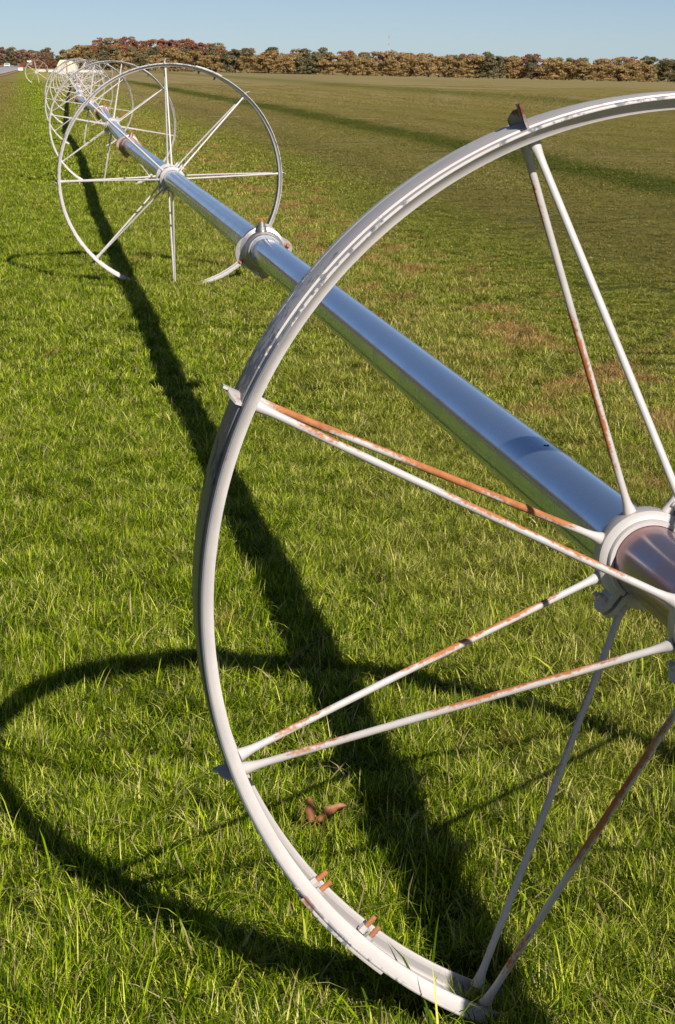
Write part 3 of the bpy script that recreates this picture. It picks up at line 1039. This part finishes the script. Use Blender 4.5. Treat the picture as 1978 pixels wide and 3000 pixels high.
def make_vehicle(name, loc, heading, L_, W_, H_, body_c, cab, label, cat):
    root = empty(name, loc); root.rotation_euler.z = heading
    tag(root, label, cat)
    Mb = simple(name + ' paint', body_c, 0.25, 0.1, 0.03)
    Mg = simple(name + ' glass', (0.10, 0.13, 0.16), 0.06, 0.0, 0.02)
    Mt = simple(name + ' tyre', (0.02, 0.02, 0.02), 0.8)
    # side profile in y-z, extruded in x (front at -y)
    hw = W_ / 2
    prof = cab
    b = MB()
    vs = [(sx * hw * (0.86 if z > 0.62 * H_ else 1.0), y * L_ / 2, z) for sx in (-1, 1) for (y, z) in prof]
    n = len(prof)
    b.add(vs, [tuple(range(n)), tuple(range(n, 2 * n))[::-1]] + [(i, (i + 1) % n, n + (i + 1) % n, n + i) for i in range(n)])
    b.build('body', Mb, root, smooth=False)
    b = MB(); b.box((0, -L_ * 0.245, H_ * 0.76), (W_ * 0.76, 0.03, H_ * 0.26), Matrix.Rotation(R_(-22), 3, 'X'))
    b.build('windscreen', Mg, root, smooth=False)
    b = MB(); b.box((0, -L_ / 2 - 0.02, H_ * 0.27), (W_ * 0.9, 0.08, H_ * 0.16))
    b.build('bumper', Mt, root, smooth=False)
    for sx in (-1, 1):
        b = MB(); b.box((sx * W_ * 0.36, -L_ / 2 - 0.012, H_ * 0.44), (W_ * 0.16, 0.05, H_ * 0.1))
        b.build('headlight', simple('lamp glass', (0.8, 0.8, 0.78), 0.1), root, smooth=False)
        for yy in (-0.31, 0.31):
            b = MB()
            b.tube([(sx * (hw - 0.22), yy * L_, 0.34), (sx * (hw + 0.01), yy * L_, 0.34)], 0.34, 18)
            b.build('wheel', Mt, root)
    return root


suv = [(-1, .35), (-1, .95), (-.55, 1.05), (-.36, 1.66), (.82, 1.72), (.98, 1.0), (1, .35)]
make_vehicle('parked_car', Vector((ximg0(23, 780), 780, float(gz(ximg0(23, 780), 780)) + 0.12)), R_(7.6), 4.7, 2.0, 1.75, (0.72, 0.74, 0.80), suv, 'small pale car with a dark lower front on the road at far left', 'car')
van = [(-1, .4), (-1, 1.1), (-.62, 1.35), (-.45, 2.1), (.98, 2.15), (1, .4)]
make_vehicle('parked_van', Vector((ximg0(87, 760), 760, float(gz(ximg0(87, 760), 760)) + 0.6)), R_(7.6), 5.0, 1.8, 1.9, (0.75, 0.75, 0.76), van, 'small white van parked beyond the far left carriage wheel', 'van')
# low red and white roadside barrier
rb = empty('roadside_barrier', road_at(282, 0.9)); rb.rotation_euler.z = R_(5)
tag(rb, 'low red and white barrier at the edge of the road', 'barrier')
b = MB(); b.box((0, 0, 0.36), (0.62, 0.35, 0.38)); b.build('base', M_white2, rb, smooth=False)
b = MB(); b.box((0, 0, 0.62), (0.60, 0.30, 0.13)); b.build('top_rail', simple('red paint', (0.60, 0.07, 0.04)), rb, smooth=False)
b = MB()
for sx in (-0.25, 0.25): b.box((sx, 0, 0.085), (0.1, 0.4, 0.17))
b.build('foot', simple('dark rubber', (0.03, 0.03, 0.03)), rb, smooth=False)

# utility poles beside the road, and the mast on the skyline
M_wood = simple('weathered pole timber', (0.30, 0.20, 0.14), 0.8)
for i, y in enumerate((430, 520, 640, 800)):
    loc = road_at(y, -16); loc.z -= 0.1
    po = empty('utility_pole', loc)
    tag(po, ['nearest', 'second nearest', 'third nearest', 'farthest'][i] + ' thin timber pole with a crossarm beside the far left road', 'pole', 'utility poles along the road')
    b = MB(); b.tube([(0, 0, -0.3), (0, 0, 10.5)], [0.16, 0.10], 8); b.build('pole', M_wood, po)
    b = MB(); b.box((0, 0.14, 9.7), (2.2, 0.1, 0.12)); b.build('crossarm', M_wood, po, smooth=False)
mz = 1700
mx_ = (1117 - 989) / F_PX * mz
mast = empty('radio_mast', (mx_, mz, float(gz(mx_, mz))))
tag(mast, 'thin red and white lattice mast rising above the wood', 'mast')
Mr, Mw = simple('mast red', (0.45, 0.26, 0.25), 0.6), simple('mast white', (0.58, 0.58, 0.60), 0.6)
for j in range(9):
    b = MB()
    zA, zB = j * 2.8, (j + 1) * 2.8
    for (dx, dy) in ((-.45, -.3), (.45, -.3), (0, .5)):
        b.tube([(dx, dy, zA), (dx, dy, zB)], 0.06, 5)
    pts = [(-.45, -.3), (.45, -.3), (0, .5)]
    for q in range(3):
        b.tube([(*pts[q], zA), (*pts[(q + 1) % 3], zB)], 0.035, 4)
        b.tube([(*pts[q], zB - .05), (*pts[(q + 1) % 3], zB - .05)], 0.05, 4)
    b.build('mast_section', Mr if j % 2 == 0 else Mw, mast)


# ------------------------------------------------------------------ trees
def leaf_mat(name, c0, c1, c2):
    mt, nt, b, N, L = new_mat(name)
    at = N('ShaderNodeAttribute'); at.attribute_name = 'rnd'
    rs = N('ShaderNodeSeparateColor'); L(at.outputs['Color'], rs.inputs[0])
    oi = N('ShaderNodeObjectInfo')
    f = math_n(nt, 'ADD', math_n(nt, 'MULTIPLY', rs.outputs[0], 0.6), math_n(nt, 'MULTIPLY', oi.outputs['Random'], 0.4))
    c = ramp(nt, f, [(0.1, c0), (0.5, c1), (0.9, c2)])
    L(c, b.inputs['Base Color'])
    b.inputs['Roughness'].default_value = 0.7
    tl = N('ShaderNodeBsdfTranslucent'); L(c, tl.inputs['Color'])
    mx = N('ShaderNodeMixShader'); mx.inputs[0].default_value = 0.2
    L(b.outputs[0], mx.inputs[1]); L(tl.outputs[0], mx.inputs[2])
    L(mx.outputs[0], nt.nodes['Material Output'].inputs['Surface'])
    return mt


ML = {'olive': leaf_mat('olive brown oak leaves', (0.23, 0.150, 0.050), (0.33, 0.215, 0.078), (0.41, 0.275, 0.11)),
      'green': leaf_mat('dark green pine needles', (0.080, 0.076, 0.034), (0.150, 0.130, 0.055), (0.25, 0.20, 0.09)),
      'red': leaf_mat('russet oak leaves', (0.17, 0.070, 0.038), (0.31, 0.120, 0.052), (0.44, 0.20, 0.09)),
      'bare': leaf_mat('thin russet twigs', (0.15, 0.085, 0.060), (0.27, 0.14, 0.09), (0.40, 0.22, 0.12))}
M_bark = simple('bark', (0.12, 0.09, 0.065), 0.9, 0, 0.3, 2)


def crown_mesh(kind, seed, mat):
    rng = np.random.default_rng(seed)
    H, Wd = 8.0, 4.4
    cents = []
    nb = 44 if kind != 'pine' else 34
    for i in range(nb):
        if kind == 'oak':
            z = rng.uniform(0.10, 0.93)
            rr = Wd * math.sqrt(max(0.05, 1 - ((z - 0.42) / 0.60) ** 2)) * (0.80 if z > 0.2 else 0.9)
        elif kind == 'pine':
            z = rng.uniform(0.12, 0.97)
            rr = Wd * 0.70 * (1 - z) ** 0.55 + 0.35
        else:
            z = rng.uniform(0.35, 0.95)
            rr = Wd * 0.62 * math.sqrt(max(0.05, 1 - ((z - 0.6) / 0.45) ** 2))
        a = rng.uniform(0, 2 * np.pi); q = rng.uniform(0.45, 1.0) * rr
        cents.append((q * math.cos(a), q * math.sin(a), z * H, rng.uniform(0.65, 1.35) * (1.0 if kind != 'bare' else 0.8), rng.uniform(0, 1)))
    V, F, C = [], [], []
    per = 75 if kind != 'bare' else 34
    for (cx, cy, cz, r, tone) in cents:
        for _ in range(per):
            d = rng.normal(0, 1, 3); d /= np.linalg.norm(d)
            d[2] = abs(d[2]) * 0.9 if rng.random() < 0.7 else d[2]
            p_ = np.array([cx, cy, cz]) + d * r * rng.uniform(0.6, 1.05) * np.array([1, 1, 0.75])
            n_ = d + rng.normal(0, 0.5, 3); n_ /= np.linalg.norm(n_)
            t_ = np.cross(n_, rng.normal(0, 1, 3)); t_ /= np.linalg.norm(t_)
            b_ = np.cross(n_, t_)
            s_ = rng.uniform(0.14, 0.34)
            k = len(V)
            V += [p_ - t_ * s_, p_ + b_ * s_ * 0.7, p_ + t_ * s_, p_ - b_ * s_ * 0.7]
            F.append((k, k + 1, k + 2, k + 3))
            C += [min(1, max(0, tone * 0.6 + rng.uniform(0, 0.4)))] * 4
    me = bpy.data.meshes.new('crown')
    me.from_pydata([tuple(q) for q in V], [], F)
    a = me.color_attributes.new('rnd', 'FLOAT_COLOR', 'POINT')
    a.data.foreach_set('color', np.repeat(np.array(C)[:, None], 4, 1).ravel())
    me.materials.append(mat)
    return me


def trunk_mesh(kind, seed):
    rn = random.Random(seed)
    b = MB()
    H = 8.0
    b.tube([(0, 0, -0.6), (0.05, 0, 0.4), (rn.uniform(-.2, .2), rn.uniform(-.2, .2), H * 0.45), (rn.uniform(-.3, .3), 0, H * 0.9)], [0.32, 0.24, 0.16, 0.04], 8)
    for i in range(7):
        z = H * rn.uniform(0.25, 0.75); a = rn.uniform(0, 6.28); l = rn.uniform(1.2, 2.8)
        b.tube([(0, 0, z), (l * .5 * math.cos(a), l * .5 * math.sin(a), z + l * .35), (l * math.cos(a), l * math.sin(a), z + l * .8)], [0.09, 0.06, 0.02], 5)
    o = b.build('trunk', M_bark)
    me = o.data
    bpy.data.objects.remove(o)
    return me


crowns, trunks = {}, {}
for kd, shape, mk in (('olive', 'oak', 'olive'), ('green', 'pine', 'green'), ('darkoak', 'oak', 'green'), ('red', 'oak', 'red'), ('bare', 'bare', 'bare')):
    crowns[kd] = [crown_mesh(shape, 100 + 17 * i + len(kd), ML[mk]) for i in range(4 if kd == 'olive' else 3)]
    trunks[kd] = [trunk_mesh(shape, i) for i in range(3)]
DESC = {'olive': 'olive brown oak', 'green': 'pointed dark green pine', 'darkoak': 'dark green rounded tree', 'red': 'russet red oak', 'bare': 'thin russet half bare tree'}
GRP = {'front': 'trees along the far edge of the field', 'back': 'trees standing behind the front row of the wood', 'left': 'trees behind the road at the far left'}
plan = []
rn = random.Random(21)


def ximg(px, y): return (px - 989) / F_PX * y


def row(y0, px0, px1, step, kinds, h0, h1, where):
    x = ximg(px0, y0)
    while x < ximg(px1, y0):
        y = y0 + rn.uniform(-8, 8)
        plan.append((x + rn.uniform(-.8, .8), y, rn.choice(kinds), rn.uniform(h0, h1), where))
        x += step * rn.uniform(0.8, 1.2)


row(815, 205, 2330, 6.6, ['olive'] * 7 + ['darkoak'] * 2 + ['green'], 6.4, 9.0, 'front')
row(848, 235, 2330, 7.0, ['olive'] * 3 + ['darkoak', 'green', 'green', 'red'], 8.0, 10.2, 'back')
row(890, 262, 700, 4.2, ['red'] * 5 + ['olive', 'darkoak'], 6.5, 8.0, 'back')
row(935, 225, 640, 3.8, ['red'] * 6 + ['olive'], 6.5, 8.0, 'back')
row(890, 720, 2330, 9.0, ['red'] * 3 + ['green', 'green', 'olive'], 8.0, 9.8, 'back')
row(870, -300, 150, 3.2, ['bare'] * 5 + ['green'], 6.4, 8.2, 'left')
row(915, -300, 140, 4.4, ['bare', 'darkoak', 'green'], 6.6, 8.4, 'left')
row(845, 146, 225, 4.2, ['darkoak', 'green'], 4.8, 6.0, 'left')
ORD = ['first', 'second', 'third', 'fourth', 'fifth', 'sixth', 'seventh', 'eighth', 'ninth', 'tenth']


def ordinal(n):
    if n <= 10: return ORD[n - 1]
    return '%d%s' % (n, 'th' if 10 < n % 100 < 14 else {1: 'st', 2: 'nd', 3: 'rd'}.get(n % 10, 'th'))


plan.sort(key=lambda t: t[0] / t[1])
count = {}
for (x, y, kd, h, where) in plan:
    key = (kd, where); count[key] = count.get(key, 0) + 1
    root = empty('pine_tree' if kd == 'green' else 'oak_tree' if kd in ('olive', 'red') else 'tree', (x, y, float(gz(x, y)) - 0.1))
    root.rotation_euler.z = rn.uniform(0, 6.28)
    wf = rn.uniform(1.05, 1.6) if kd in ('olive', 'darkoak') else rn.uniform(0.95, 1.3)
    root.scale = (h / 8 * wf, h / 8 * wf, h / 8)
    wtxt = {'front': 'from the left in the front row at the field edge', 'back': 'from the left behind the front row of trees', 'left': 'from the left behind the far road'}[where]
    tag(root, '%s %s %s' % (ordinal(count[key]), DESC[kd], wtxt), 'tree', GRP[where])
    for nm, me in (('trunk', rn.choice(trunks[kd])), ('crown', rn.choice(crowns[kd]))):
        o = bpy.data.objects.new(nm, me); col.objects.link(o); o.parent = root
print('trees', len(plan), count)

nb = 0
for (px, y, hh) in ((66, 560, 1.5), (78, 600, 1.9), (98, 580, 1.7), (112, 610, 2.2), (124, 590, 1.9), (136, 620, 2.3), (150, 640, 2.6), (166, 620, 2.0)):
    nb += 1
    x = ximg(px, y)
    root = empty('bush', (x, y, float(gz(x, y)) - 0.2))
    root.rotation_euler.z = rn.uniform(0, 6.28)
    root.scale = (hh / 8 * 1.7, hh / 8 * 1.7, hh / 8)
    tag(root, '%s low russet bush from the left between the road and the carriage' % ordinal(nb), 'bush', 'low bushes beside the road')
    for nm, me in (('stem', trunks['bare'][nb % 3]), ('crown', rn.choice(crowns['red']))):
        o = bpy.data.objects.new(nm, me); col.objects.link(o); o.parent = root

# the wood that lines the far side of the road, left of the photograph: the pipe mirrors it
rng = np.random.default_rng(77)
V, F, C = [], [], []
y = 14.0
while y < 620:
    x = -4.9 - 0.1335 * y - 24 - rng.uniform(0, 7)
    me = crowns[['olive', 'bare', 'darkoak', 'red'][rng.integers(0, 4)]][0]
    nv = len(me.vertices)
    co = np.empty(nv * 3); me.vertices.foreach_get('co', co); co = co.reshape(-1, 3)
    sel = np.arange(nv // 4)[rng.random(nv // 4) < 0.35]
    q = co.reshape(-1, 4, 3)[sel]
    cen = q.mean(1, keepdims=True)
    q = cen + (q - cen) * 1.7
    a = rng.uniform(0, 6.28); k = rng.uniform(0.8, 1.3)
    X = (q[..., 0] * math.cos(a) - q[..., 1] * math.sin(a)) * k + x
    Y = (q[..., 0] * math.sin(a) + q[..., 1] * math.cos(a)) * k + y
    V.append(np.stack([X, Y, q[..., 2] * k + float(gz(x, y))], -1).reshape(-1, 3))
    C.append(np.repeat(rng.random(len(sel)), 4))
    y += rng.uniform(3.5, 6) * (1 + y / 250)
V = np.concatenate(V); C = np.concatenate(C)
me = bpy.data.meshes.new('roadside_wood')
me.from_pydata(V.tolist(), [], [(4 * i, 4 * i + 1, 4 * i + 2, 4 * i + 3) for i in range(len(V) // 4)])
a = me.color_attributes.new('rnd', 'FLOAT_COLOR', 'POINT'); a.data.foreach_set('color', np.repeat(C[:, None], 4, 1).ravel())
me.materials.append(ML['olive'])
o = bpy.data.objects.new('roadside_wood', me); col.objects.link(o)
tag(o, kind='stuff')
